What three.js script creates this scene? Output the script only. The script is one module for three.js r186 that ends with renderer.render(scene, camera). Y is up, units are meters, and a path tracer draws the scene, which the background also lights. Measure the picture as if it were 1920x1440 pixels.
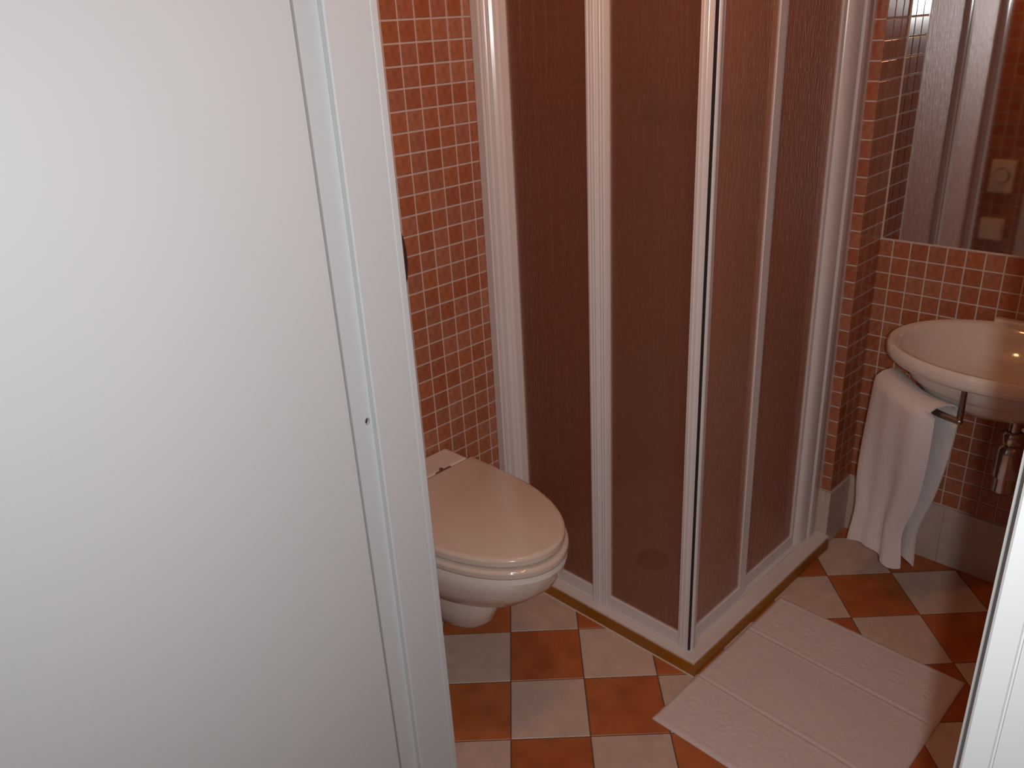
import * as THREE from 'three';
import { mergeGeometries, mergeVertices, toCreasedNormals } from 'three/addons/utils/BufferGeometryUtils.js';
import { RoundedBoxGeometry } from 'three/addons/geometries/RoundedBoxGeometry.js';

// ---------------------------------------------------------------- camera, flash, exposure
const scene = new THREE.Scene();
scene.background = new THREE.Color(0, 0, 0);
const camera = new THREE.PerspectiveCamera(49.6, 4 / 3, 0.05, 30);
const EYE = new THREE.Vector3(0.9387, 1.6534, 1.5248);
const AHEAD = new THREE.Vector3(-0.6596, -0.4018, -0.6352);
const RIGHT = new THREE.Vector3(0.7086, -0.0506, -0.7038);
camera.position.copy(EYE);
camera.up.set(-0.2507, 0.9143, -0.318);
camera.lookAt(EYE.clone().add(AHEAD));
scene.add(camera);

const renderer = new THREE.WebGLRenderer({ antialias: true });
renderer.toneMapping = THREE.LinearToneMapping;
renderer.toneMappingExposure = 1.0;
renderer.shadowMap.enabled = true;

// the flash of the camera, beside its lens (the warm ceiling lamp of the bathroom is further down)
const flash = new THREE.SpotLight(new THREE.Color(0.965, 0.985, 1), 3.5, 0, 1.2, 1, 2);
flash.position.copy(EYE).addScaledVector(RIGHT, 0.049).addScaledVector(new THREE.Vector3(0, 1, 0), -0.012);
flash.target.position.copy(flash.position).add(AHEAD).addScaledVector(RIGHT, -0.16).add(new THREE.Vector3(0, 0.02, 0));
flash.castShadow = true;
flash.shadow.radius = 0.5;
scene.add(flash, flash.target);

// ---------------------------------------------------------------- helpers
let seed = 20240;
const rnd = () => { seed = (seed * 1664525 + 1013904223) >>> 0; return seed / 4294967296; };
const rgb = (r, g, b) => new THREE.Color().setRGB(r, g, b);
function std(color, roughness, extra = {}) { return new THREE.MeshPhysicalMaterial({ color, roughness, ...extra }); }
const taken = {};
function numbered(n) { taken[n] = (taken[n] ?? -1) + 1; return taken[n] ? `${n}_${String(taken[n]).padStart(3, '0')}` : n; }
function mesh(name, geo, mat, parent, data) {
  const m = new THREE.Mesh(geo, mat);
  m.name = parent === scene ? numbered(name) : name;
  m.castShadow = m.receiveShadow = true;
  if (data) Object.assign(m.userData, data);
  parent.add(m);
  return m;
}
function group(name, [x, y, z], data) {
  const g = new THREE.Group(); g.name = numbered(name); g.position.set(x, y, z);
  Object.assign(g.userData, data); scene.add(g); return g;
}
const STRUCT = (label, category) => ({ kind: 'structure', label, category });
function box(x0, x1, y0, y1, z0, z1) {
  const g = new THREE.BoxGeometry(x1 - x0, y1 - y0, z1 - z0);
  g.translate((x0 + x1) / 2, (y0 + y1) / 2, (z0 + z1) / 2); return g;
}
function rbox(x0, x1, y0, y1, z0, z1, r = 0.003, s = 2) {
  const g = new RoundedBoxGeometry(x1 - x0, y1 - y0, z1 - z0, s, r);
  g.translate((x0 + x1) / 2, (y0 + y1) / 2, (z0 + z1) / 2); return g;
}
// upright prism over a plan outline [[x, z], ...]
function prism(pts, y0, y1) {
  const s = new THREE.Shape(pts.map(([x, z]) => new THREE.Vector2(x, -z)));
  const g = new THREE.ExtrudeGeometry(s, { depth: y1 - y0, bevelEnabled: false, steps: 1 });
  g.rotateX(-Math.PI / 2); g.translate(0, y0, 0); return g;
}
function merge(list) { return mergeGeometries(list.map((g) => { const n = g.index ? g.toNonIndexed() : g; for (const k of Object.keys(n.attributes)) if (!['position', 'normal', 'uv'].includes(k)) n.deleteAttribute(k); return n; })); }
// skin over rings of equal length; closed around, caps at both ends
function loft(rings, capA = true, capB = true, crease = 0.6) {
  const n = rings[0].length, pos = [], uv = [], idx = [];
  rings.forEach((r, i) => r.forEach((p, j) => { pos.push(...p); uv.push(j / n, i / (rings.length - 1)); }));
  for (let i = 0; i < rings.length - 1; i++) for (let j = 0; j < n; j++) {
    const a = i * n + j, b = i * n + (j + 1) % n, c = a + n, d = b + n;
    idx.push(a, c, b, b, c, d);
  }
  const cap = (i, flip) => {
    const c = [0, 0, 0]; rings[i].forEach((p) => p.forEach((v, k) => { c[k] += v / n; }));
    const ci = pos.length / 3; pos.push(...c); uv.push(0.5, 0.5);
    for (let j = 0; j < n; j++) { const a = i * n + j, b = i * n + (j + 1) % n; flip ? idx.push(ci, a, b) : idx.push(ci, b, a); }
  };
  if (capA) cap(0, true);
  if (capB) cap(rings.length - 1, false);
  const g = new THREE.BufferGeometry();
  g.setAttribute('position', new THREE.Float32BufferAttribute(pos, 3));
  g.setAttribute('uv', new THREE.Float32BufferAttribute(uv, 2));
  g.setIndex(idx); return toCreasedNormals(g, crease);
}
function tube(points, r, seg = 40, rad = 10) {
  return new THREE.TubeGeometry(new THREE.CatmullRomCurve3(points.map((p) => new THREE.Vector3(...p)), false, 'catmullrom', 0.2), seg, r, rad, false);
}
// value noise
const H = (x, y, s) => { let h = (x * 374761393 + y * 668265263 + s * 2147483647) | 0; h = Math.imul(h ^ (h >>> 13), 1274126177); return ((h ^ (h >>> 16)) >>> 0) / 4294967296; };
function vnoise(x, y, per, s) {
  const xi = Math.floor(x), yi = Math.floor(y), fx = x - xi, fy = y - yi, u = fx * fx * (3 - 2 * fx), v = fy * fy * (3 - 2 * fy);
  const m = (a) => ((a % per) + per) % per;
  const a = H(m(xi), m(yi), s), b = H(m(xi + 1), m(yi), s), c = H(m(xi), m(yi + 1), s), d = H(m(xi + 1), m(yi + 1), s);
  return a + (b - a) * u + (c - a) * v + (a - b - c + d) * u * v;
}
function noiseTex(size, fn, srgb) {
  const d = new Uint8Array(size * size * 4);
  for (let y = 0; y < size; y++) for (let x = 0; x < size; x++) {
    const v = fn(x / size, y / size), k = (y * size + x) * 4, c = Array.isArray(v) ? v : [v, v, v];
    for (let i = 0; i < 3; i++) d[k + i] = Math.max(0, Math.min(255, c[i] * 255));
    d[k + 3] = 255;
  }
  const t = new THREE.DataTexture(d, size, size); t.magFilter = THREE.LinearFilter; t.minFilter = THREE.LinearMipmapLinearFilter; t.generateMipmaps = true;
  t.wrapS = t.wrapT = THREE.RepeatWrapping; if (srgb) t.colorSpace = THREE.SRGBColorSpace; t.needsUpdate = true; return t;
}
const fbm = (u, v, f, s, o = 4) => { let a = 0, w = 0.5, t = 0; for (let i = 0; i < o; i++) { a += w * vnoise(u * f, v * f, f, s + i); t += w; w *= 0.5; f *= 2; } return a / t; };

// ---------------------------------------------------------------- materials
const mottle = noiseTex(128, (u, v) => { const n = fbm(u, v, 4, 3, 5), m = fbm(u, v, 3, 9, 2); return [0.8 + 0.2 * n, 0.74 + 0.2 * n + 0.1 * (m - 0.5), 0.7 + 0.22 * n + 0.16 * (m - 0.5)]; }, true);
const fine = noiseTex(128, (u, v) => 0.9 + 0.1 * fbm(u, v, 6, 21, 4), true);
const plasterBump = noiseTex(256, (u, v) => fbm(u, v, 24, 31, 4));
const streaks = noiseTex(512, (u, v) => 0.55 * vnoise(u * 180, v * 26, 180, 41) + 0.3 * vnoise(u * 90, v * 9, 90, 43) + 0.15 * vnoise(u * 256, v * 90, 256, 44));
const terry = noiseTex(256, (u, v) => 0.6 * vnoise(u * 96, v * 96, 96, 51) + 0.4 * vnoise(u * 40, v * 40, 40, 52));

const M = {};
M.paint = std(rgb(0.6, 0.6, 0.6), 0.5, { bumpMap: plasterBump, bumpScale: 0.00006 });
M.leaf = std(rgb(0.6, 0.6, 0.6), 0.48);
M.wall = std(rgb(0.78, 0.76, 0.73), 0.8, { bumpMap: plasterBump, bumpScale: 0.0003 });
M.grout = std(rgb(0.66, 0.54, 0.48), 0.85);
M.floorGrout = std(rgb(0.16, 0.075, 0.045), 0.9);
const TILE = [[0.52, 0.22, 0.125], [0.475, 0.185, 0.1], [0.55, 0.25, 0.15], [0.5, 0.22, 0.135], [0.485, 0.18, 0.085], [0.54, 0.22, 0.11]]
  .map((c) => std(rgb(...c), 0.2, { map: mottle }));
const ORANGE = [[0.62, 0.21, 0.065], [0.57, 0.185, 0.055], [0.66, 0.23, 0.075]].map((c) => std(rgb(...c), 0.42, { map: mottle }));
const CREAM = [[0.74, 0.57, 0.46], [0.7, 0.535, 0.435], [0.76, 0.585, 0.475]].map((c) => std(rgb(...c), 0.42, { map: fine }));
M.skirting = std(rgb(0.66, 0.56, 0.48), 0.4, { map: fine });
M.profile = std(rgb(0.78, 0.74, 0.72), 0.22);
M.seal = std(rgb(0.02, 0.016, 0.02), 0.6);
M.tray = std(rgb(0.76, 0.7, 0.66), 0.3);
M.strip = std(rgb(0.48, 0.21, 0.015), 0.5, { map: mottle });
M.ceramic = std(rgb(0.78, 0.7, 0.62), 0.08, { clearcoat: 0.5, clearcoatRoughness: 0.04 });
M.seat = std(rgb(0.68, 0.56, 0.47), 0.16);
M.chrome = std(rgb(0.6, 0.58, 0.56), 0.16, { metalness: 1 });
M.steel = std(rgb(0.42, 0.36, 0.33), 0.32, { metalness: 1 });
M.mirror = std(rgb(0.8, 0.81, 0.8), 0.036, { metalness: 1 });
M.mirrorEdge = std(rgb(0.7, 0.55, 0.46), 0.35);
M.mat = std(rgb(0.77, 0.67, 0.64), 0.95, { sheen: 0.3, sheenRoughness: 0.7, bumpMap: terry, bumpScale: 0.0008 });
M.towel = std(rgb(0.8, 0.75, 0.73), 0.95, { sheen: 0.3, sheenRoughness: 0.7, bumpMap: terry, bumpScale: 0.001 });
M.plastic = std(rgb(0.72, 0.66, 0.56), 0.35);
M.dark = std(rgb(0.035, 0.014, 0.012), 0.5);
M.wood = std(rgb(0.05, 0.018, 0.01), 0.8);
M.hallFloor = std(rgb(0.3, 0.2, 0.13), 0.5, { map: mottle });
M.paneFront = std(rgb(0.97, 0.96, 0.95), 0.52, { transmission: 1, thickness: 0, ior: 1.5, bumpMap: streaks, bumpScale: 0.002 });
M.paneBack = std(rgb(0.88, 0.66, 0.54), 0.82, { transmission: 1, thickness: 0, ior: 1.05, bumpMap: streaks, bumpScale: 0.001 });

// ---------------------------------------------------------------- geometry of the place (metres)
const XL = -0.718, ZS = -0.79, XN = -0.016, ZB = -0.935, XR = 0.97, ZD = 0.818, ZC = 0.925, HC = 2.35;
const JL = -0.02, JR = 0.8145, TOP = 2.03;   // clear edges of the door frame and its height
const PITCH = 0.05, TW = 0.0455, TT = 0.0025;

// a mosaic tile with a chamfered face; lies in x-y, faces +z, back at z = 0
function tileGeo(w, h, t, c) {
  const q = (a, b, z) => [a, b, z];
  const o0 = [q(-w / 2, -h / 2, 0), q(w / 2, -h / 2, 0), q(w / 2, h / 2, 0), q(-w / 2, h / 2, 0)];
  const o1 = o0.map(([a, b]) => q(a, b, t - c));
  const i1 = o0.map(([a, b]) => q(a - Math.sign(a) * c, b - Math.sign(b) * c, t));
  const pos = [], uv = [];
  const quad = (a, b, cc, d) => { for (const p of [a, b, cc, a, cc, d]) { pos.push(...p); uv.push(p[0] / w + 0.5, p[1] / h + 0.5); } };
  quad(i1[0], i1[1], i1[2], i1[3]);
  for (let k = 0; k < 4; k++) { const n = (k + 1) % 4; quad(o1[k], o1[n], i1[n], i1[k]); quad(o0[k], o0[n], o1[n], o1[k]); }
  const g = new THREE.BufferGeometry();
  g.setAttribute('position', new THREE.Float32BufferAttribute(pos, 3));
  g.setAttribute('uv', new THREE.Float32BufferAttribute(uv, 2));
  g.computeVertexNormals(); return g;
}
const FULL = tileGeo(TW, TW, TT, 0.0011);
// covers a wall plane with mosaic. turn: rotation about y that takes +z to the wall's normal; u runs along the turned x axis.
function mosaic(wall, { at, turn, u0, u1, v0, v1, offU, offV, near, skip }) {
  const gap = PITCH - TW, rest = TILE.map(() => []);
  const R = new THREE.Matrix4().makeRotationY(turn);
  for (let i = Math.floor((u0 - offU) / PITCH); i * PITCH + offU < u1; i++) for (let j = Math.floor((v0 - offV) / PITCH); j * PITCH + offV < v1; j++) {
    const a0 = Math.max(u0, offU + i * PITCH + gap / 2), a1 = Math.min(u1, offU + (i + 1) * PITCH - gap / 2);
    const b0 = Math.max(v0, offV + j * PITCH + gap / 2), b1 = Math.min(v1, offV + (j + 1) * PITCH - gap / 2);
    if (a1 - a0 < 0.004 || b1 - b0 < 0.004) continue;
    const u = (a0 + a1) / 2, v = (b0 + b1) / 2, k = Math.floor(rnd() * TILE.length);
    if (skip && skip(u, v)) continue;
    const whole = a1 - a0 > TW - 1e-4 && b1 - b0 > TW - 1e-4;
    const g = whole ? FULL : tileGeo(a1 - a0, b1 - b0, TT, 0.0011);
    const p = new THREE.Vector3(u, v, 0).applyMatrix4(R).add(new THREE.Vector3(...at));
    if (near && near(u, v)) {
      const m = mesh('tile', g, TILE[k], wall); m.position.copy(p); m.rotation.y = turn + (rnd() - 0.5) * 0.008; m.rotation.x = (rnd() - 0.5) * 0.008;
    } else { const c = g.clone(); c.applyMatrix4(R.clone().setPosition(p)); rest[k].push(c); }
  }
  rest.forEach((l, k) => { if (l.length) mesh('mosaic_field', merge(l), TILE[k], wall, { kind: 'stuff' }); });
}

// ---------------------------------------------------------------- room shell
const T2 = 0.002;   // tiles stand this much proud of the grout bed
const bodies = {
  left: mesh('wall_left', box(XL - 0.14, XL - T2, 0, HC, ZS - 0.16, ZC), M.grout, scene, STRUCT('terracotta mosaic wall behind the toilet', 'wall')),
  shower: mesh('wall_shower', box(XL - 0.13, XN - 0.02, 0, HC, ZB - 0.12, ZS - T2), M.grout, scene, STRUCT('terracotta mosaic wall at the back of the shower', 'wall')),
  niche: mesh('wall_niche', merge([box(XN - 0.0199, XN - T2, 0, HC, ZB - 0.1, ZS - T2)]), M.grout, scene, STRUCT('narrow mosaic return wall between shower and mirror', 'wall')),
  back: mesh('wall_back', box(XN - 0.01, XR + 0.12, 0, HC, ZB - 0.14, ZB - T2), M.grout, scene, STRUCT('terracotta mosaic wall with the mirror and the basin', 'wall')),
  right: mesh('wall_right', box(XR, XR + 0.12, 0, HC, ZB, ZC), M.grout, scene, STRUCT('mosaic wall right of the basin', 'wall')),
  front: mesh('wall_front', merge([
    box(XL - 0.13, JL - 0.04, 0, HC, ZD + T2, ZC), box(JR + 0.04, XR + 0.1, 0, HC, ZD + T2, ZC), box(JL - 0.041, JR + 0.041, TOP + 0.03, HC, ZD + T2, ZC)]), M.grout, scene, STRUCT('wall around the bathroom door, tiled on the inside', 'wall')),
};
mesh('ceiling', box(XL - 0.14, XR + 0.12, HC, HC + 0.1, ZB - 0.14, ZC), M.wall, scene, STRUCT('white bathroom ceiling', 'ceiling'));
mosaic(bodies.left, { at: [XL - T2, 0, 0], turn: Math.PI / 2, u0: -ZD, u1: -ZS, v0: 0, v1: HC, offU: 0.0205, offV: 0.0145,
  near: (u, v) => u > -0.33 && u < 0.03 && v > 0.45 && v < 1.78 });
mosaic(bodies.shower, { at: [0, 0, ZS - T2], turn: 0, u0: XL, u1: XN, v0: 0.0, v1: HC, offU: XN - 0.05, offV: 0.005, near: (u, v) => u > -0.045 && v > 0.2 && v < 1.72 });
mosaic(bodies.niche, { at: [XN - T2, 0, 0], turn: Math.PI / 2, u0: -ZS, u1: -ZB, v0: 0.205, v1: HC, offU: -ZS, offV: 0.005, near: (u, v) => v < 1.72 });
mosaic(bodies.back, { at: [0, 0, ZB - T2], turn: 0, u0: XN, u1: XR, v0: 0.205, v1: HC, offU: 0.023, offV: 0.005, skip: (u, v) => v > 1.005 && v < 1.9,
  near: (u, v) => u < 0.5 && v < 1.01 });
mosaic(bodies.right, { at: [XR, 0, 0], turn: -Math.PI / 2, u0: ZB, u1: ZD, v0: 0.205, v1: HC, offU: 0, offV: 0.005 });
mosaic(bodies.front, { at: [0, 0, ZD + T2], turn: Math.PI, u0: -XR, u1: -JR - 0.06, v0: 0, v1: HC, offU: 0, offV: 0.02 });
mosaic(bodies.front, { at: [0, 0, ZD + T2], turn: Math.PI, u0: -JL + 0.06, u1: -XL, v0: 0, v1: HC, offU: 0.02, offV: 0.02, near: (u, v) => u < 0.32 && v > 0.5 && v < 1.72 });
mosaic(bodies.front, { at: [0, 0, ZD + T2], turn: Math.PI, u0: -JR - 0.06, u1: -JL + 0.06, v0: TOP + 0.08, v1: HC, offU: 0, offV: 0.02 });

// skirting of large cream tiles
const skL = STRUCT('cream skirting tiles under the basin wall', 'skirting');
const bb = mesh('baseboard_back', box(XN, XR, 0, 0.203, ZB - 0.001, ZB + 0.0015), M.grout, scene, skL);
for (const [a, b] of [[XN + 0.0015, 0.086], [0.0885, 0.287], [0.2895, 0.488], [0.4905, 0.69], [0.6925, XR - 0.002]])
  mesh('skirting_tile', rbox(a, b, 0.001, 0.2025, ZB, ZB + 0.006, 0.0015), M.skirting, bb);
const bn = mesh('baseboard_niche', box(XN - 0.001, XN + 0.0015, 0, 0.203, ZB + 0.006, ZS), M.grout, scene, STRUCT('cream skirting tile on the niche return wall', 'skirting'));
mesh('skirting_tile', rbox(XN, XN + 0.006, 0.001, 0.2025, ZB + 0.007, ZS + 0.004, 0.0015), M.skirting, bn);
mesh('skirting_tile', rbox(-0.055, XN + 0.006, 0.001, 0.2025, ZS, ZS + 0.006, 0.0015), M.skirting, bn);

// ---------------------------------------------------------------- floor: cream and terracotta tiles laid on the diagonal
const floor = mesh('floor', box(XL - 0.14, XR + 0.12, -0.1, -0.0015, ZB - 0.14, ZD + 0.06), M.floorGrout, scene, STRUCT('bathroom floor of cream and terracotta tiles in a diagonal checker', 'floor'));
{
  const S = Math.SQRT1_2, O = [0.4955, 0.209], P = 0.2, W = 0.1972;
  const toW = (a, b) => { const x = a * P - O[0], z = b * P - O[1]; return [S * (x + z), S * (z - x)]; };
  const clip = (poly, inside, cut) => { const out = []; poly.forEach((p, i) => { const q = poly[(i + 1) % poly.length], a = inside(p), b = inside(q); if (a) out.push(p); if (a !== b) out.push(cut(p, q)); }); return out; };
  const at = (k, v) => (p, q) => { const t = (v - p[k]) / (q[k] - p[k]); return [p[0] + (q[0] - p[0]) * t, p[1] + (q[1] - p[1]) * t]; };
  const whole = tileGeo(W, W, 0.006, 0.0012); whole.rotateX(-Math.PI / 2); whole.translate(0, -0.006, 0);
  for (let a = -12; a <= 14; a++) for (let b = -12; b <= 14; b++) {
    const m = (P - W) / 2 / P;
    let poly = [toW(a + m, b + m), toW(a + 1 - m, b + m), toW(a + 1 - m, b + 1 - m), toW(a + m, b + 1 - m)];
    const n0 = poly;
    poly = clip(poly, (p) => p[0] > XL, at(0, XL)); poly = clip(poly, (p) => p[0] < XR, at(0, XR));
    poly = clip(poly, (p) => p[1] > ZB + 0.002, at(1, ZB + 0.002)); poly = clip(poly, (p) => p[1] < ZD + 0.055, at(1, ZD + 0.055));
    if (poly.length < 3 || poly.every(([x, z]) => x < -0.01 && z < -0.01)) continue;
    const mats = (((a + b) % 2) + 2) % 2 === 0 ? ORANGE : CREAM, mat = mats[Math.floor(rnd() * 3)];
    const name = mats === ORANGE ? 'terracotta_floor_tile' : 'cream_floor_tile';
    const c = toW(a + 0.5, b + 0.5);
    if (n0.every((p, i) => poly.some((q) => q === p)) && poly.length === 4) {
      const t = mesh(name, whole, mat, floor); t.position.set(c[0], 0, c[1]); t.rotation.y = Math.PI / 4 + Math.floor(rnd() * 4) * Math.PI / 2;
    } else {
      const g = prism(poly, -0.006, 0); const uv = g.attributes.uv, ps = g.attributes.position;
      for (let i = 0; i < uv.count; i++) uv.setXY(i, ps.getX(i) / W, ps.getZ(i) / W);
      mesh(name, g, mat, floor);
    }
  }
}

// ---------------------------------------------------------------- door frame, door leaf and the hall outside
const frame = group('trim_1', [0, 0, 0], STRUCT('white wooden door frame with rebate and casing', 'door frame'));
// rebated jamb in plan; s = +1 left, -1 right
function jamb(x, s) {
  const X = (d) => x - s * d;
  // stop part
  mesh('stop', prism([[X(0.0), 0.8195], [X(0.0), 0.887], [X(0.002), 0.889], [X(0.045), 0.889], [X(0.045), 0.8195]], 0, TOP), M.paint, frame);
  // rebate board, with the screw hole on the hinge side
  const sh = new THREE.Shape([new THREE.Vector2(0.8893, 0), new THREE.Vector2(0.9235, 0), new THREE.Vector2(0.9235, TOP), new THREE.Vector2(0.8893, TOP)]);
  if (s > 0) { const h = new THREE.Path(); h.absellipse(0.8975, 1.107, 0.0042, 0.0062, 0, Math.PI * 2, true); sh.holes.push(h); }
  const g = new THREE.ExtrudeGeometry(sh, { depth: 0.006, bevelEnabled: false, curveSegments: 16 });
  g.rotateY(-Math.PI / 2);                       // shape x -> world z, shape y stays up, depth -> -x
  g.translate(X(0.012) + (s > 0 ? 0 : 0.006), 0, 0);
  mesh('rebate', g, M.paint, frame);
  mesh('jamb_core', box(Math.min(X(0.018), X(0.045)), Math.max(X(0.018), X(0.045)), 0, TOP, 0.8895, 0.924), M.wood, frame);
  // casing on the bathroom side, a hair off the jamb
  mesh('casing', rbox(Math.min(X(0), X(0.073)), Math.max(X(0), X(0.073)), 0, TOP + 0.07, 0.805, 0.8182, 0.0025), M.paint, frame);
}
jamb(JL, 1); jamb(JR, -1);
mesh('head', merge([box(JL - 0.045, JR + 0.045, TOP, TOP + 0.03, 0.8195, 0.924)]), M.paint, frame);
mesh('casing', rbox(JL - 0.073, JR + 0.073, TOP, TOP + 0.07, 0.805, 0.8181, 0.0025), M.paint, frame);
mesh('hall_casing', prism([[JR + 0.0125, 0.9238], [JR + 0.0125, 0.929], [JR + 0.0145, 0.931], [JR + 0.0322, 0.931], [JR + 0.0332, 0.9285], [JR + 0.0342, 0.9285], [JR + 0.0352, 0.931], [JR + 0.083, 0.931], [JR + 0.085, 0.929], [JR + 0.085, 0.9238]], 0, TOP + 0.08), M.paint, frame);
mesh('hall_casing', prism([[JL - 0.056, 0.9256], [JL - 0.056, 0.9312], [JL - 0.11, 0.9312], [JL - 0.11, 0.9256]], 0, TOP + 0.08), M.paint, frame);
mesh('hall_casing', box(JL - 0.056, JR + 0.0124, TOP + 0.01, TOP + 0.08, 0.9256, 0.931), M.paint, frame);

const leaf = group('door_1', [-0.0325, 0.008, 0.9265], STRUCT('white flush door leaf standing open on the left', 'door'));
mesh('panel', rbox(-0.04, 0, 0, 2.01, 0, 0.82, 0.0015), M.leaf, leaf);
{ // lever handle on the free edge
  const h = mesh('door_handle', merge([new THREE.CylinderGeometry(0.024, 0.024, 0.008, 24).rotateZ(Math.PI / 2).translate(0.004, 1.02, 0.76), new THREE.CylinderGeometry(0.009, 0.009, 0.045, 16).rotateZ(Math.PI / 2).translate(0.026, 1.02, 0.76), rbox(0.038, 0.056, 1.011, 1.029, 0.65, 0.77, 0.006)]), M.chrome, leaf);
  h.userData.label = 'metal lever handle';
}
// hall around the camera
mesh('wall_hall_left', box(-1.1, -1.0, 0, HC, ZC, 2.6), M.wall, scene, STRUCT('white wall of the hall left of the open door', 'wall'));
mesh('wall_hall_right', box(1.9, 2.0, 0, HC, ZC, 2.6), M.wall, scene, STRUCT('white wall of the hall on the right', 'wall'));
mesh('wall_hall_back', box(-1.1, 2.0, 0, HC, 2.6, 2.7), M.wall, scene, STRUCT('white wall of the hall behind the camera', 'wall'));
mesh('wall_hall_front', merge([box(-1.1, JL - 0.046, 0, HC, ZC + 0.0003, ZC + 0.0006), box(JR + 0.046, 2.0, 0, HC, ZC - 0.1, ZC - 0.0005), box(JR + 0.05, XR + 0.12, 0, HC, ZC - 0.0004, ZC + 0.0004), box(JL - 0.046, JR + 0.046, TOP + 0.032, HC, ZC + 0.0003, ZC + 0.0006)]), M.wall, scene, STRUCT('white hall side of the bathroom wall', 'wall'));
mesh('floor_hall', box(-1.1, 2.0, -0.1, -0.0005, ZD + 0.0601, 2.7), M.hallFloor, scene, STRUCT('brown floor of the hall in front of the bathroom', 'floor'));
mesh('ceiling_hall', box(-1.1, 2.0, HC, HC + 0.1, ZC + 0.001, 2.7), M.wall, scene, STRUCT('white hall ceiling', 'ceiling'));

// small dark piece on the bathroom edge of the left casing
{
  const g = new THREE.SphereGeometry(1, 24, 16); g.scale(0.009, 0.043, 0.0085);
  const m = mesh('door_bumper', g, M.dark, scene, { label: 'slim dark piece fixed to the inner edge of the left door casing', category: 'bumper' });
  m.position.set(-0.034, 1.338, 0.8005);
}

// ---------------------------------------------------------------- shower
const HT = 0.045, TOPS = 1.92;  // tray height, enclosure height
const tray = group('shower_tray', [0, 0, 0], { label: 'low white square shower tray with a brown front edge', category: 'shower tray' });
{
  const s = new THREE.Shape([[XL + 0.002, -ZS - 0.002], [-0.004, -ZS - 0.002], [-0.004, 0.004], [XL + 0.002, 0.004]].map(([a, b]) => new THREE.Vector2(a, b)));
  const hole = new THREE.Path(), a0 = XL + 0.07, a1 = -0.085, b0 = 0.085, b1 = -ZS - 0.07, r = 0.06;
  hole.moveTo(a0 + r, b0); hole.lineTo(a1 - r, b0); hole.absarc(a1 - r, b0 + r, r, -Math.PI / 2, 0); hole.lineTo(a1, b1 - r); hole.absarc(a1 - r, b1 - r, r, 0, Math.PI / 2);
  hole.lineTo(a0 + r, b1); hole.absarc(a0 + r, b1 - r, r, Math.PI / 2, Math.PI); hole.lineTo(a0, b0 + r); hole.absarc(a0 + r, b0 + r, r, Math.PI, Math.PI * 1.5);
  s.holes.push(hole);
  const g = new THREE.ExtrudeGeometry(s, { depth: HT - 0.019, bevelEnabled: true, bevelSize: 0.003, bevelThickness: 0.003, bevelSegments: 2, curveSegments: 8 });
  g.rotateX(-Math.PI / 2); g.translate(0, 0.016, 0);
  mesh('rim', g, M.tray, tray);
  mesh('basin_floor', box(XL + 0.004, -0.006, 0.001, 0.0145, ZS + 0.004, -0.006), M.tray, tray);
  // brown edging, slightly wavy top where the sealant laps over it
  const wavy = (along) => {
    const n = 60, L = along === 'x' ? -XL : -ZS, top = [], pts = [];
    for (let i = 0; i <= n; i++) top.push([-L + (L * i) / n, HT - 0.008 + 0.0012 * (H(i, along === 'x' ? 1 : 2, 5) - 0.5)]);
    pts.push(new THREE.Vector2(-L, 0.0005), new THREE.Vector2(0, 0.0005)); for (let i = n; i >= 0; i--) pts.push(new THREE.Vector2(...top[i]));
    const e = new THREE.ExtrudeGeometry(new THREE.Shape(pts), { depth: 0.004, bevelEnabled: false });
    if (along === 'x') e.translate(0, 0, -0.001); else { e.rotateY(Math.PI / 2); e.scale(1, 1, -1); e.index === null; e.translate(-0.001, 0, 0); }
    return e;
  };
  const ex = wavy('x'); mesh('edge_strip', ex, M.strip, tray);
  { // side strip: same outline turned to run along z
    const n = 60, pts = [new THREE.Vector2(0, 0.0005), new THREE.Vector2(-ZS - 0.008, 0.0005)];
    for (let i = n; i >= 0; i--) pts.push(new THREE.Vector2(((-ZS - 0.008) * i) / n, HT - 0.008 + 0.0012 * (H(i, 2, 5) - 0.5)));
    const e = new THREE.ExtrudeGeometry(new THREE.Shape(pts), { depth: 0.004, bevelEnabled: false });
    e.rotateY(Math.PI / 2); e.translate(-0.001, 0, 0.003); mesh('edge_strip', e, M.strip, tray);
  }
  mesh('edge_bead', merge([box(XL + 0.01, 0.003, 0, 0.0025, 0.003, 0.0065)]), M.tray, tray, { label: 'thin pale sealant bead' });
  const d = mesh('drain', merge([new THREE.CylinderGeometry(0.055, 0.057, 0.005, 32).translate(-0.379, 0.017, -0.339)]), M.chrome, tray);
  for (let k = 0; k < 8; k++) { const a = (k / 8) * Math.PI * 2; const q = mesh('drain_slot', new THREE.CylinderGeometry(0.007, 0.007, 0.0012, 12), M.dark, d); q.position.set(-0.379 + 0.033 * Math.cos(a), 0.0197, -0.339 + 0.033 * Math.sin(a)); }
}
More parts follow.
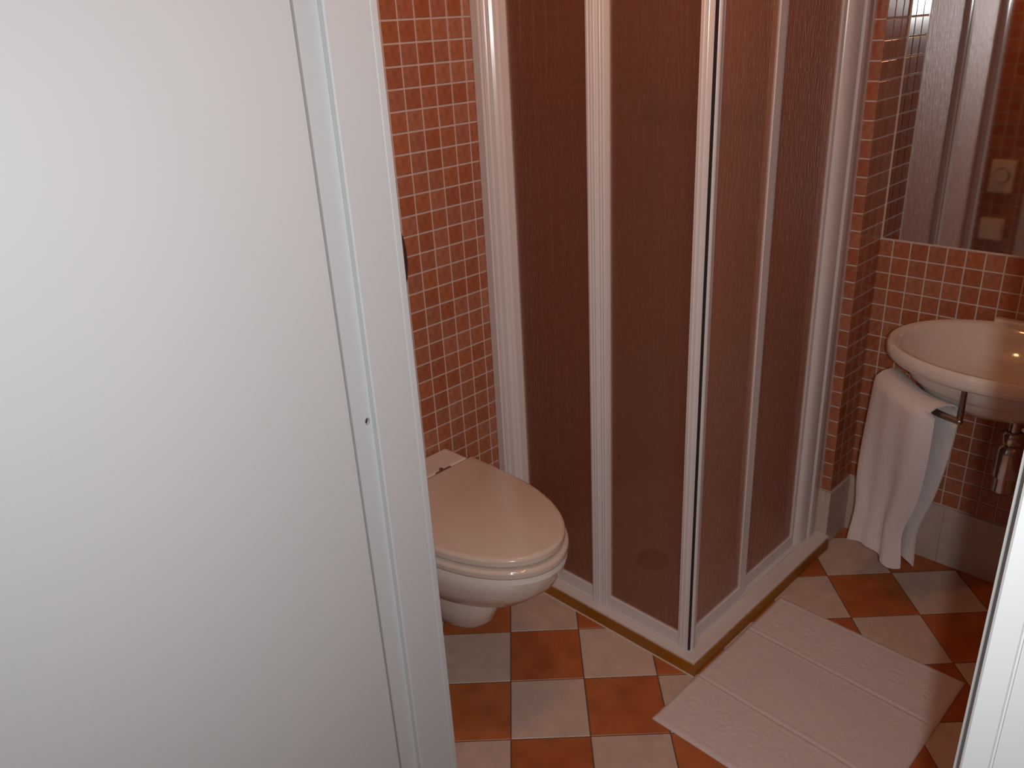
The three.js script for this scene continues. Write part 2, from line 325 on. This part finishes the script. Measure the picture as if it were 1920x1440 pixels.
// ribbed white profiles: outline along s with face depth d; ribs = raised half rounds
function ribbed(s0, s1, base, back, ribs, rr = 0.0022) {
  const pts = [[s0, back], [s0, base]];
  for (const [c, lift] of ribs) { for (let k = 0; k <= 6; k++) { const a = Math.PI - (Math.PI * k) / 6; pts.push([c + rr * Math.cos(a), base + lift * 0.5 + rr * Math.sin(a) * (lift > 0 ? 1 : 0.6)]); } }
  pts.push([s1, base], [s1, back]); return pts;
}
const enc = group('shower_enclosure', [0, 0, 0], { label: 'corner shower enclosure with rippled panes in ribbed white profiles', category: 'shower' });
const Y0 = HT + 0.0004;
const alongX = (p) => p.map(([s, d]) => [s, d]);              // face looks +z
const alongZ = (p) => p.map(([s, d]) => [d, s]);              // face looks +x, s is z
const prof = (name, pts, y0 = Y0, y1 = TOPS) => mesh(name, toCreasedNormals(prism(pts, y0, y1), 0.8), M.profile, enc);
// wall profile by the toilet
prof('wall_profile', [[XL + 0.001, -0.05], [XL + 0.001, 0.003], [-0.7, 0.004], [-0.694, 0.0035], ...[0, 1, 2, 3, 4].map((k) => [-0.6915 + 0.0025 * Math.cos(Math.PI - k * Math.PI / 4), 0.002 + 0.004 * Math.sin(k * Math.PI / 4)]), [-0.688, 0.0], [-0.684, 0.0],
  ...[0, 1, 2, 3, 4].map((k) => [-0.681 + 0.0022 * Math.cos(Math.PI - k * Math.PI / 4), 0.003 * Math.sin(k * Math.PI / 4)]), ...[0, 1, 2, 3, 4].map((k) => [-0.6745 + 0.0028 * Math.cos(Math.PI - k * Math.PI / 4), 0.0035 * Math.sin(k * Math.PI / 4)]), [-0.67, -0.002], [-0.66, -0.005],
  ...[0, 1, 2, 3, 4].map((k) => [-0.6565 + 0.0025 * Math.cos(Math.PI - k * Math.PI / 4), -0.006 + 0.004 * Math.sin(k * Math.PI / 4)]), [-0.652, -0.008], [-0.645, -0.012], [-0.643, -0.02], [-0.637, -0.021], [-0.636, -0.05]].map(([x, z]) => [x, z]));
// middle stiles and corner stiles, toilet side
prof('stile', ribbed(-0.373, -0.342, -0.026, -0.05, [[-0.366, 0.002], [-0.357, 0.002], [-0.348, 0.002]]));
prof('stile', ribbed(-0.3405, -0.311, -0.03, -0.045, [[-0.334, 0.002], [-0.325, 0.002]]));
prof('stile', ribbed(-0.0715, -0.0397, -0.027, -0.046, [[-0.0635, 0.001], [-0.053, 0.001]]));
mesh('door_seal', box(-0.0396, -0.0348, Y0 + 0.003, TOPS - 0.003, -0.0342, -0.0282), M.seal, enc, { label: 'black magnetic door seal' });
// corner stile, middle stiles and wall profile, mat side
prof('stile', alongZ([[-0.0338, -0.05], [-0.0338, -0.0327], [-0.0358, -0.0305], [-0.043, -0.03], [-0.046, -0.0325], [-0.056, -0.0335], [-0.058, -0.05]]).map((p) => p));
prof('stile', alongZ(ribbed(-0.312, -0.336, -0.052, -0.072, [])));
prof('stile', alongZ([[-0.337, -0.078], [-0.337, -0.056], [-0.345, -0.0545], [-0.354, -0.056], [-0.361, -0.06], [-0.361, -0.078]]));
prof('wall_profile', alongZ([[-0.646, -0.09], [-0.646, -0.066], [-0.65, -0.064], [-0.653, -0.067], [-0.668, -0.066], [-0.671, -0.058], [-0.676, -0.054], [-0.69, -0.05], [-0.71, -0.0475], [-0.722, -0.0485], [-0.726, -0.054], [-0.736, -0.054], [-0.74, -0.047], [-0.765, -0.045], [-0.77, -0.048], [ZS + 0.001, -0.046], [ZS + 0.001, -0.09]]));
// rails: bottom and top of every leaf
const rail = (x0, x1, z0, z1, y0, y1) => mesh('rail', rbox(x0, x1, y0, y1, z0, z1, 0.002), M.profile, enc);
for (const [y0, y1] of [[HT + 0.0004, 0.087], [TOPS - 0.05, TOPS]]) {
  rail(-0.637, -0.371, -0.049, -0.033, y0, y1); rail(-0.313, -0.07, -0.044, -0.03, y0, y1);
  rail(-0.064, -0.0495, -0.315, -0.057, y0, y1); rail(-0.078, -0.063, -0.648, -0.359, y0, y1);
}
mesh('track', merge([box(-0.64, -0.036, HT + 0.0003, HT + 0.004, -0.05, -0.026), box(-0.08, -0.048, HT + 0.0003, HT + 0.004, -0.65, -0.03)]), M.profile, enc);
// rippled panes: smooth front, scattering back
function pane(x0, x1, z0, z1, y0, y1) {
  const g = box(x0, x1, y0, y1, z0, z1), uv = g.attributes.uv, p = g.attributes.position, n = g.attributes.normal;
  for (let i = 0; i < uv.count; i++) uv.setXY(i, (Math.abs(n.getX(i)) > 0.5 ? p.getZ(i) : p.getX(i)) / 0.5 + 0.13, p.getY(i) / 0.5);
  const wide = x1 - x0 > z1 - z0;
  // box groups: +x -x +y -y +z -z
  const F = M.paneFront, B = M.paneBack;
  mesh('pane', g, wide ? [F, F, F, F, F, B] : [F, B, F, F, F, F], enc, { label: 'rippled translucent pane' });
}
pane(-0.638, -0.37, -0.043, -0.039, 0.08, TOPS - 0.03);
pane(-0.314, -0.068, -0.039, -0.035, 0.08, TOPS - 0.03);
pane(-0.059, -0.055, -0.316, -0.055, 0.08, TOPS - 0.03);
pane(-0.072, -0.068, -0.65, -0.358, 0.08, TOPS - 0.03);
// mixer on the shower wall, only a dark blur through the panes
{
  const g = group('shower_mixer', [-0.73 + 0.36, 1.36, ZS], { label: 'dark shower mixer bar blurred behind the rippled pane', category: 'shower mixer' });
  mesh('body', new THREE.CylinderGeometry(0.024, 0.024, 0.3, 24).rotateZ(Math.PI / 2).translate(-0.15, 0, 0.06), M.steel, g);
  for (const x of [-0.225, -0.075]) mesh('inlet', new THREE.CylinderGeometry(0.018, 0.03, 0.06, 20).rotateX(Math.PI / 2).translate(x, 0, 0.03), M.steel, g);
  for (const x of [-0.32, 0.02]) mesh('knob', new THREE.CylinderGeometry(0.027, 0.027, 0.04, 20).rotateZ(Math.PI / 2).translate(x, 0, 0.06), M.dark, g);
}

// ---------------------------------------------------------------- toilet
const toilet = group('toilet', [XL, 0, 0.39], { label: 'wall-hung cream toilet with its lid closed', category: 'toilet' });
{
  // outline of a D in local x (from the wall) and z, front at f, half width w, straight until s
  const D = (b, f, w, s, y, n = 56, e = 2.0) => {
    const out = [];
    for (let i = 0; i < n; i++) {
      const t = i / n;
      if (t < 0.16) out.push([b + (s - b) * (t / 0.16), y, -w]);
      else if (t < 0.72) { const a = -Math.PI / 2 + Math.PI * ((t - 0.16) / 0.56), c = Math.cos(a), q = Math.sin(a); out.push([s + (f - s) * Math.pow(Math.abs(c), 2 / e), y, w * Math.sign(q) * Math.pow(Math.abs(q), 2 / e)]); }
      else if (t < 0.88) out.push([s + (b - s) * ((t - 0.72) / 0.16), y, w]);
      else out.push([b, y, w - 2 * w * ((t - 0.88) / 0.12)]);
    }
    return out;
  };
  const bowl = loft([[0.33, 0.05, 0.2, 0.333], [0.36, 0.07, 0.2, 0.335], [0.41, 0.105, 0.22, 0.341], [0.465, 0.138, 0.24, 0.36], [0.515, 0.163, 0.25, 0.39], [0.555, 0.18, 0.26, 0.43], [0.577, 0.187, 0.265, 0.467], [0.583, 0.189, 0.265, 0.49], [0.577, 0.185, 0.265, 0.502]].map(([f, w, q, y]) => D(0.002, f, w, q, y)).reverse());
  const foot = loft([[0.38, 0.086, 0.22, 0.36], [0.375, 0.085, 0.22, 0.32], [0.365, 0.083, 0.22, 0.27], [0.345, 0.077, 0.2, 0.225], [0.315, 0.062, 0.19, 0.197], [0.28, 0.045, 0.18, 0.181], [0.22, 0.025, 0.15, 0.176]].map(([f, w, q, y]) => D(0.002, f, w, q, y)));
  const deck = rbox(0.002, 0.102, 0.44, 0.547, -0.182, 0.182, 0.012, 4);
  mesh('bowl', merge([bowl, foot, deck]), M.ceramic, toilet);
  const slab = (b, f, w, s, y0, y1, bev) => {
    const o = D(b + bev, f - bev, w - bev, s, 0, 90).map(([x, , z]) => new THREE.Vector2(x, -z));
    const g = new THREE.ExtrudeGeometry(new THREE.Shape(o), { depth: y1 - y0 - 2 * bev, bevelEnabled: true, bevelSize: bev, bevelThickness: bev, bevelSegments: 5 });
    g.rotateX(-Math.PI / 2); g.translate(0, y0 + bev, 0); return toCreasedNormals(mergeVertices(g.deleteAttribute('uv') && g), 0.7);
  };
  mesh('seat', slab(0.112, 0.586, 0.189, 0.27, 0.5035, 0.5275, 0.008), M.seat, toilet);
  mesh('lid', slab(0.11, 0.578, 0.184, 0.27, 0.529, 0.557, 0.011), M.seat, toilet);
  for (const z of [-0.085, 0.085]) mesh('hinge', merge([new THREE.CylinderGeometry(0.006, 0.006, 0.05, 16).rotateX(Math.PI / 2).translate(0.106, 0.547, z), new THREE.CylinderGeometry(0.006, 0.006, 0.006, 16).translate(0.096, 0.548, z)]), M.steel, toilet);
}

// ---------------------------------------------------------------- basin, rail, towel, trap, mirror
const BX = 0.415, BZ = -0.695;
const basin = group('washbasin', [BX, 0, BZ], { label: 'oval cream washbasin on the tiled wall below the mirror', category: 'washbasin' });
{
  const ring = (k, y, dz = 0) => { const o = []; for (let i = 0; i < 72; i++) { const a = (i / 72) * Math.PI * 2, c = Math.cos(a), s = Math.sin(a); o.push([0.275 * k * c, y, (s > 0 ? 0.208 : 0.2385) * k * s + dz]); } return o; };
  const R = [[0.3, 0.672, 0], [0.5, 0.682, 0], [0.66, 0.708, 0], [0.75, 0.745, 0], [0.83, 0.772, 0], [0.9, 0.781, 0], [0.965, 0.783, 0], [0.988, 0.788, 0], [0.999, 0.8, 0], [1.0, 0.811, 0], [0.993, 0.821, 0], [0.975, 0.826, 0], [0.93, 0.8255, 0], [0.905, 0.822, 0], [0.885, 0.817, 0], [0.865, 0.807, 0.001], [0.83, 0.782, 0.004], [0.76, 0.742, 0.006], [0.6, 0.715, 0.006], [0.35, 0.703, 0.004], [0.1, 0.7, 0]];
  mesh('bowl', loft(R.map(([k, y, d]) => ring(k, y, d)).map((r) => r.reverse()), true, true, 0.8), M.ceramic, basin);
  mesh('deck', rbox(-0.088, 0.1, 0.79, 0.838, ZB - BZ + 0.0015, ZB - BZ + 0.03, 0.008, 4), M.ceramic, basin);
  mesh('waste', new THREE.CylinderGeometry(0.032, 0.032, 0.004, 28).translate(0, 0.7035, 0), M.chrome, basin);
}
const railObj = group('towel_rail', [0, 0, 0], { label: 'chrome towel rail curving below the basin rim', category: 'towel rail' });
const RY = 0.697;
mesh('bar', tube([[0.166, RY, -0.65], [0.2, RY, -0.612], [0.26, RY, -0.565], [0.345, RY, -0.522], [0.396, RY, -0.508]], 0.0085, 90, 12), M.steel, railObj);
mesh('bracket', merge([new THREE.CylinderGeometry(0.0072, 0.0072, 0.084, 14).translate(0.396, RY + 0.042, -0.508), new THREE.SphereGeometry(0.0088, 14, 10).translate(0.396, RY, -0.508)]), M.steel, railObj);

{ // towel: one sheet over the rail, front half outside, back half inside
  const NS = 44, NT = 90, th = 0.0045;
  const topA = [0.158, -0.664], topB = [0.352, -0.5165];            // ends of the draped stretch of the rail
  const lerp = (a, b, t) => a + (b - a) * t, sm = (t) => t * t * (3 - 2 * t);
  const P = (s, t) => {
    // rail point and outward normal
    const bow = 0.018 * Math.sin(Math.PI * s);
    const dx = topB[0] - topA[0], dz = topB[1] - topA[1], L = Math.hypot(dx, dz), nx = -dz / L, nz = dx / L;  // outwards (+z, -x side)
    const X = lerp(topA[0], topB[0], s) + nx * bow, Z = lerp(topA[1], topB[1], s) + nz * bow;
    
    if (t > 0.47 && t < 0.53) { const a = ((t - 0.47) / 0.06) * Math.PI, r = 0.042; const k = -Math.cos(a) * r; return [X + nx * (k - 0.006), RY + Math.sin(a) * (0.026 + 0.003 * Math.sin(s * 7)), Z + nz * (k - 0.006)]; }
    const front = t >= 0.53, q = front ? (t - 0.53) / 0.47 : (0.47 - t) / 0.47;   // 0 at rail, 1 at hem
    const side = front ? 1 : -1;
    // hem line
    const hemA = front ? [0.122, 0.168, -0.63] : [0.165, 0.19, -0.69], hemB = front ? [0.285, 0.168, -0.6] : [0.318, 0.172, -0.628];
    const hx = lerp(hemA[0], hemB[0], s), hy = lerp(hemA[1], hemB[1], s) + (front ? 0.012 * Math.sin(s * 5.2 + 0.4) - 0.008 * Math.exp(-(((s - 0.9) / 0.12) ** 2)) : 0.01 * Math.sin(s * 4)), hz = lerp(hemA[2], hemB[2], s);
    const w = sm(Math.min(1, q * 1.05));
    const fold = (0.007 * Math.sin(s * 8.2 + 0.6) + 0.005 * Math.sin(s * 17 + q * 1.5)) * (0.25 + 0.75 * q) + 0.004 * Math.sin(q * 5 + s * 3);
    const pinch = 0.028 * Math.exp(-(((q - 0.78) / 0.16) ** 2)) * (s - 0.4);
    let x = lerp(X + nx * (side * 0.042 - 0.006), hx, w * 0.9 + 0.1 * q) - pinch * (front ? 1 : 0.7), z = lerp(Z + nz * (side * 0.042 - 0.006), hz, w * 0.9 + 0.1 * q);
    const y = lerp(RY, hy, q);
    x += nx * fold * (front ? 1 : 0.5); z += nz * fold * (front ? 1 : 0.5);
    if (front && s > 0.86) { const c = (s - 0.86) / 0.14; x -= nx * 0.016 * c * c * (1 - 0.3 * q) - 0.003 * c; z -= nz * 0.016 * c * c * (1 - 0.3 * q); }
    return [x, y, z];
  };
  const grid = [], nrm = [];
  for (let i = 0; i <= NS; i++) for (let j = 0; j <= NT; j++) grid.push(P(i / NS, j / NT));
  const id = (i, j) => i * (NT + 1) + j, pos = [], uv = [], idx = [], V = (a) => new THREE.Vector3(...a);
  for (let i = 0; i <= NS; i++) for (let j = 0; j <= NT; j++) {
    const a = V(grid[id(Math.min(NS, i + 1), j)]).sub(V(grid[id(Math.max(0, i - 1), j)])), b = V(grid[id(i, Math.min(NT, j + 1))]).sub(V(grid[id(i, Math.max(0, j - 1))]));
    nrm.push(b.cross(a).normalize());
  }
  for (const sgn of [1, -1]) grid.forEach((p, k) => { const q = V(p).addScaledVector(nrm[k], sgn * th / 2); pos.push(q.x, q.y, q.z); uv.push((Math.floor(k / (NT + 1)) / NS) * 1.6, ((k % (NT + 1)) / NT) * 6); });
  const n = grid.length;
  const quad = (a, b, c, d) => idx.push(a, b, c, a, c, d);
  for (let i = 0; i < NS; i++) for (let j = 0; j < NT; j++) { const a = id(i, j), b = id(i + 1, j), c = id(i + 1, j + 1), d = id(i, j + 1); quad(a, d, c, b); quad(n + a, n + b, n + c, n + d); }
  for (let i = 0; i < NS; i++) { let a = id(i, 0), b = id(i + 1, 0); quad(a, b, n + b, n + a); a = id(i, NT); b = id(i + 1, NT); quad(a, n + a, n + b, b); }
  for (let j = 0; j < NT; j++) { let a = id(0, j), b = id(0, j + 1); quad(a, n + a, n + b, b); a = id(NS, j); b = id(NS, j + 1); quad(a, b, n + b, n + a); }
  const g = new THREE.BufferGeometry(); g.setAttribute('position', new THREE.Float32BufferAttribute(pos, 3)); g.setAttribute('uv', new THREE.Float32BufferAttribute(uv, 2)); g.setIndex(idx);
  mesh('hand_towel', toCreasedNormals(g, 0.9), M.towel, scene, { label: 'white hand towel hanging over the rail under the basin', category: 'towel' });
}
{
  const t = group('basin_trap', [0.462, 0, -0.765], { label: 'chrome bottle trap under the washbasin', category: 'trap' });
  const lat = (p) => new THREE.LatheGeometry(p.map(([a, b]) => new THREE.Vector2(a, b)), 28);
  mesh('tailpiece', lat([[0.016, 0.56], [0.016, 0.675]]), M.chrome, t);
  mesh('nut', lat([[0.016, 0.555], [0.027, 0.556], [0.028, 0.583], [0.018, 0.59]]), M.chrome, t);
  mesh('bottle', lat([[0.0, 0.405], [0.024, 0.407], [0.027, 0.412], [0.027, 0.452], [0.034, 0.456], [0.034, 0.53], [0.03, 0.545], [0.016, 0.556]]), M.chrome, t);
  mesh('wall_pipe', merge([new THREE.CylinderGeometry(0.014, 0.014, 0.166, 20).rotateX(Math.PI / 2).translate(0, 0.5, -0.083), new THREE.CylinderGeometry(0.032, 0.032, 0.006, 24).rotateX(Math.PI / 2).translate(0, 0.5, -0.166)]), M.chrome, t);
}
{
  const m = group('mirror', [XN + 0.004, 1.0075, ZB - 0.004], { label: 'large frameless wall mirror above the washbasin', category: 'mirror' });
  mesh('glass', box(0.0015, 0.84, 0.0015, 0.89, 0.0, 0.004), M.mirror, m);
  mesh('edge', merge([box(0, 0.84, -0.001, 0.0015, 0, 0.0045), box(0, 0.0015, 0.0015, 0.89, 0, 0.0045)]), M.mirrorEdge, m);
}

// ---------------------------------------------------------------- bath mat with woven relief
{
  const x0 = 0.0085, x1 = 0.5385, z0 = -0.447, z1 = 0.2, NX = 150, NZ = 184, pos = [], uv = [], idx = [];
  const W = x1 - x0, L = z1 - z0;
  const h = (u, v) => {                                     // u across, v along, metres
    let y = 0.0075;
    const edge = Math.min(u, W - u, v, L - v); y *= Math.min(1, 0.35 + edge / 0.012);
    for (const c of [0.197, L - 0.197]) { const d = Math.abs(v - c - 0.012 * (u / W - 0.5)); y -= 0.0022 * Math.exp(-((d / 0.0035) ** 2)); y += 0.0008 * Math.exp(-(((d - 0.008) / 0.004) ** 2)); }
    const inset = Math.min(u, W - u, v, L - v); y -= 0.0008 * Math.exp(-(((inset - 0.022) / 0.003) ** 2));
    // scrolls woven in the two end panels
    for (const c of [0.105, L - 0.105]) {
      for (let k = 0; k < 6; k++) {
        const du = u - (0.055 + k * 0.084), dv = (v - c) * (k % 2 ? 1 : -1), r = Math.hypot(du, dv), a = Math.atan2(dv, du);
        if (r < 0.05) y += 0.0008 * Math.sin(r * 340 + a * (k % 2 ? 1 : -1) * 1 + k) * (1 - r / 0.05);
      }
    }
    y += 0.0011 * (vnoise(u * 38, v * 38, 4096, 71) - 0.5) + 0.0009 * (vnoise(u * 160, v * 160, 4096, 72) - 0.5);
    y += 0.0018 * (vnoise(u * 7 + 3, v * 7, 4096, 73) - 0.5) * Math.min(1, edge / 0.03);
    return Math.max(0.0015, y);
  };
  for (let i = 0; i <= NX; i++) for (let j = 0; j <= NZ; j++) {
    const u = (i / NX) * W, v = (j / NZ) * L;
    const wx = 0.0022 * Math.sin(v * 6 + 1), wz = 0.006 * (u / W - 0.5) * 1.2;
    pos.push(x0 + u + wx, h(u, v), z0 + v + wz); uv.push(u / 0.12, v / 0.12);
  }
  const id = (i, j) => i * (NZ + 1) + j;
  for (let i = 0; i < NX; i++) for (let j = 0; j < NZ; j++) idx.push(id(i, j), id(i, j + 1), id(i + 1, j + 1), id(i, j), id(i + 1, j + 1), id(i + 1, j));
  const n = pos.length / 3, ringI = [];
  for (let j = 0; j < NZ; j++) ringI.push(id(0, j)); for (let i = 0; i < NX; i++) ringI.push(id(i, NZ)); for (let j = NZ; j > 0; j--) ringI.push(id(NX, j)); for (let i = NX; i > 0; i--) ringI.push(id(i, 0));
  ringI.forEach((k) => { pos.push(pos[k * 3], 0.0004, pos[k * 3 + 2]); uv.push(uv[k * 2], uv[k * 2 + 1]); });
  ringI.forEach((k, m) => { const m2 = (m + 1) % ringI.length, k2 = ringI[m2]; idx.push(k, n + m, n + m2, k, n + m2, k2); });
  const g = new THREE.BufferGeometry(); g.setAttribute('position', new THREE.Float32BufferAttribute(pos, 3)); g.setAttribute('uv', new THREE.Float32BufferAttribute(uv, 2)); g.setIndex(idx); g.computeVertexNormals();
  mesh('bath_mat', g, M.mat, scene, { label: 'white terry bath mat with woven border panels on the checkered floor', category: 'bath mat' });
}

// ---------------------------------------------------------------- fittings on the door wall, seen in the mirror
{
  const d = group('dial_switch', [-0.19, 0.9, ZD], { label: 'cream wall plate with a round dial reflected in the mirror', category: 'switch' });
  mesh('plate', rbox(-0.049, 0.049, -0.07, 0.07, -0.034, 0, 0.005), M.plastic, d);
  mesh('dial', new THREE.CylinderGeometry(0.026, 0.028, 0.016, 28).rotateX(Math.PI / 2).translate(0.002, 0.006, -0.042), M.plastic, d);
  mesh('dial_ring', new THREE.TorusGeometry(0.03, 0.0035, 8, 32).translate(0.002, 0.006, -0.0345), M.steel, d);
  mesh('dial_grip', rbox(-0.004, 0.008, -0.018, 0.03, -0.054, -0.046, 0.002), M.plastic, d);
  const s = group('wall_socket', [-0.196, 0.662, ZD], { label: 'cream socket box with a flap reflected low in the mirror', category: 'socket' });
  mesh('box', rbox(-0.05, 0.05, -0.048, 0.048, -0.036, 0, 0.006), M.plastic, s);
  mesh('flap', rbox(-0.044, 0.044, -0.042, 0.036, -0.047, -0.0365, 0.005), M.plastic, s);
}

// ---------------------------------------------------------------- warm ceiling lamp of the bathroom
{
  const g = group('ceiling_lamp', [0.14, HC, 0.42], { label: 'warm opal dome lamp on the bathroom ceiling', category: 'lamp' });
  mesh('base', new THREE.CylinderGeometry(0.15, 0.15, 0.02, 40).translate(0, -0.0105, 0), M.profile, g);
  const dome = new THREE.SphereGeometry(0.14, 40, 16, 0, Math.PI * 2, Math.PI / 2, Math.PI / 2); dome.scale(1, 0.6, 1);
  mesh('shade', dome.translate(0, -0.021, 0), std(rgb(0.8, 0.7, 0.6), 0.4, { emissive: rgb(1, 0.5, 0.22), emissiveIntensity: 0.5 }), g);
  const l = new THREE.PointLight(new THREE.Color().setRGB(1, 0.43, 0.175), 0.54, 0, 2);
  l.position.set(0.14, HC - 0.17, 0.42); l.castShadow = true; l.shadow.radius = 3; scene.add(l);
}

renderer.render(scene, camera);
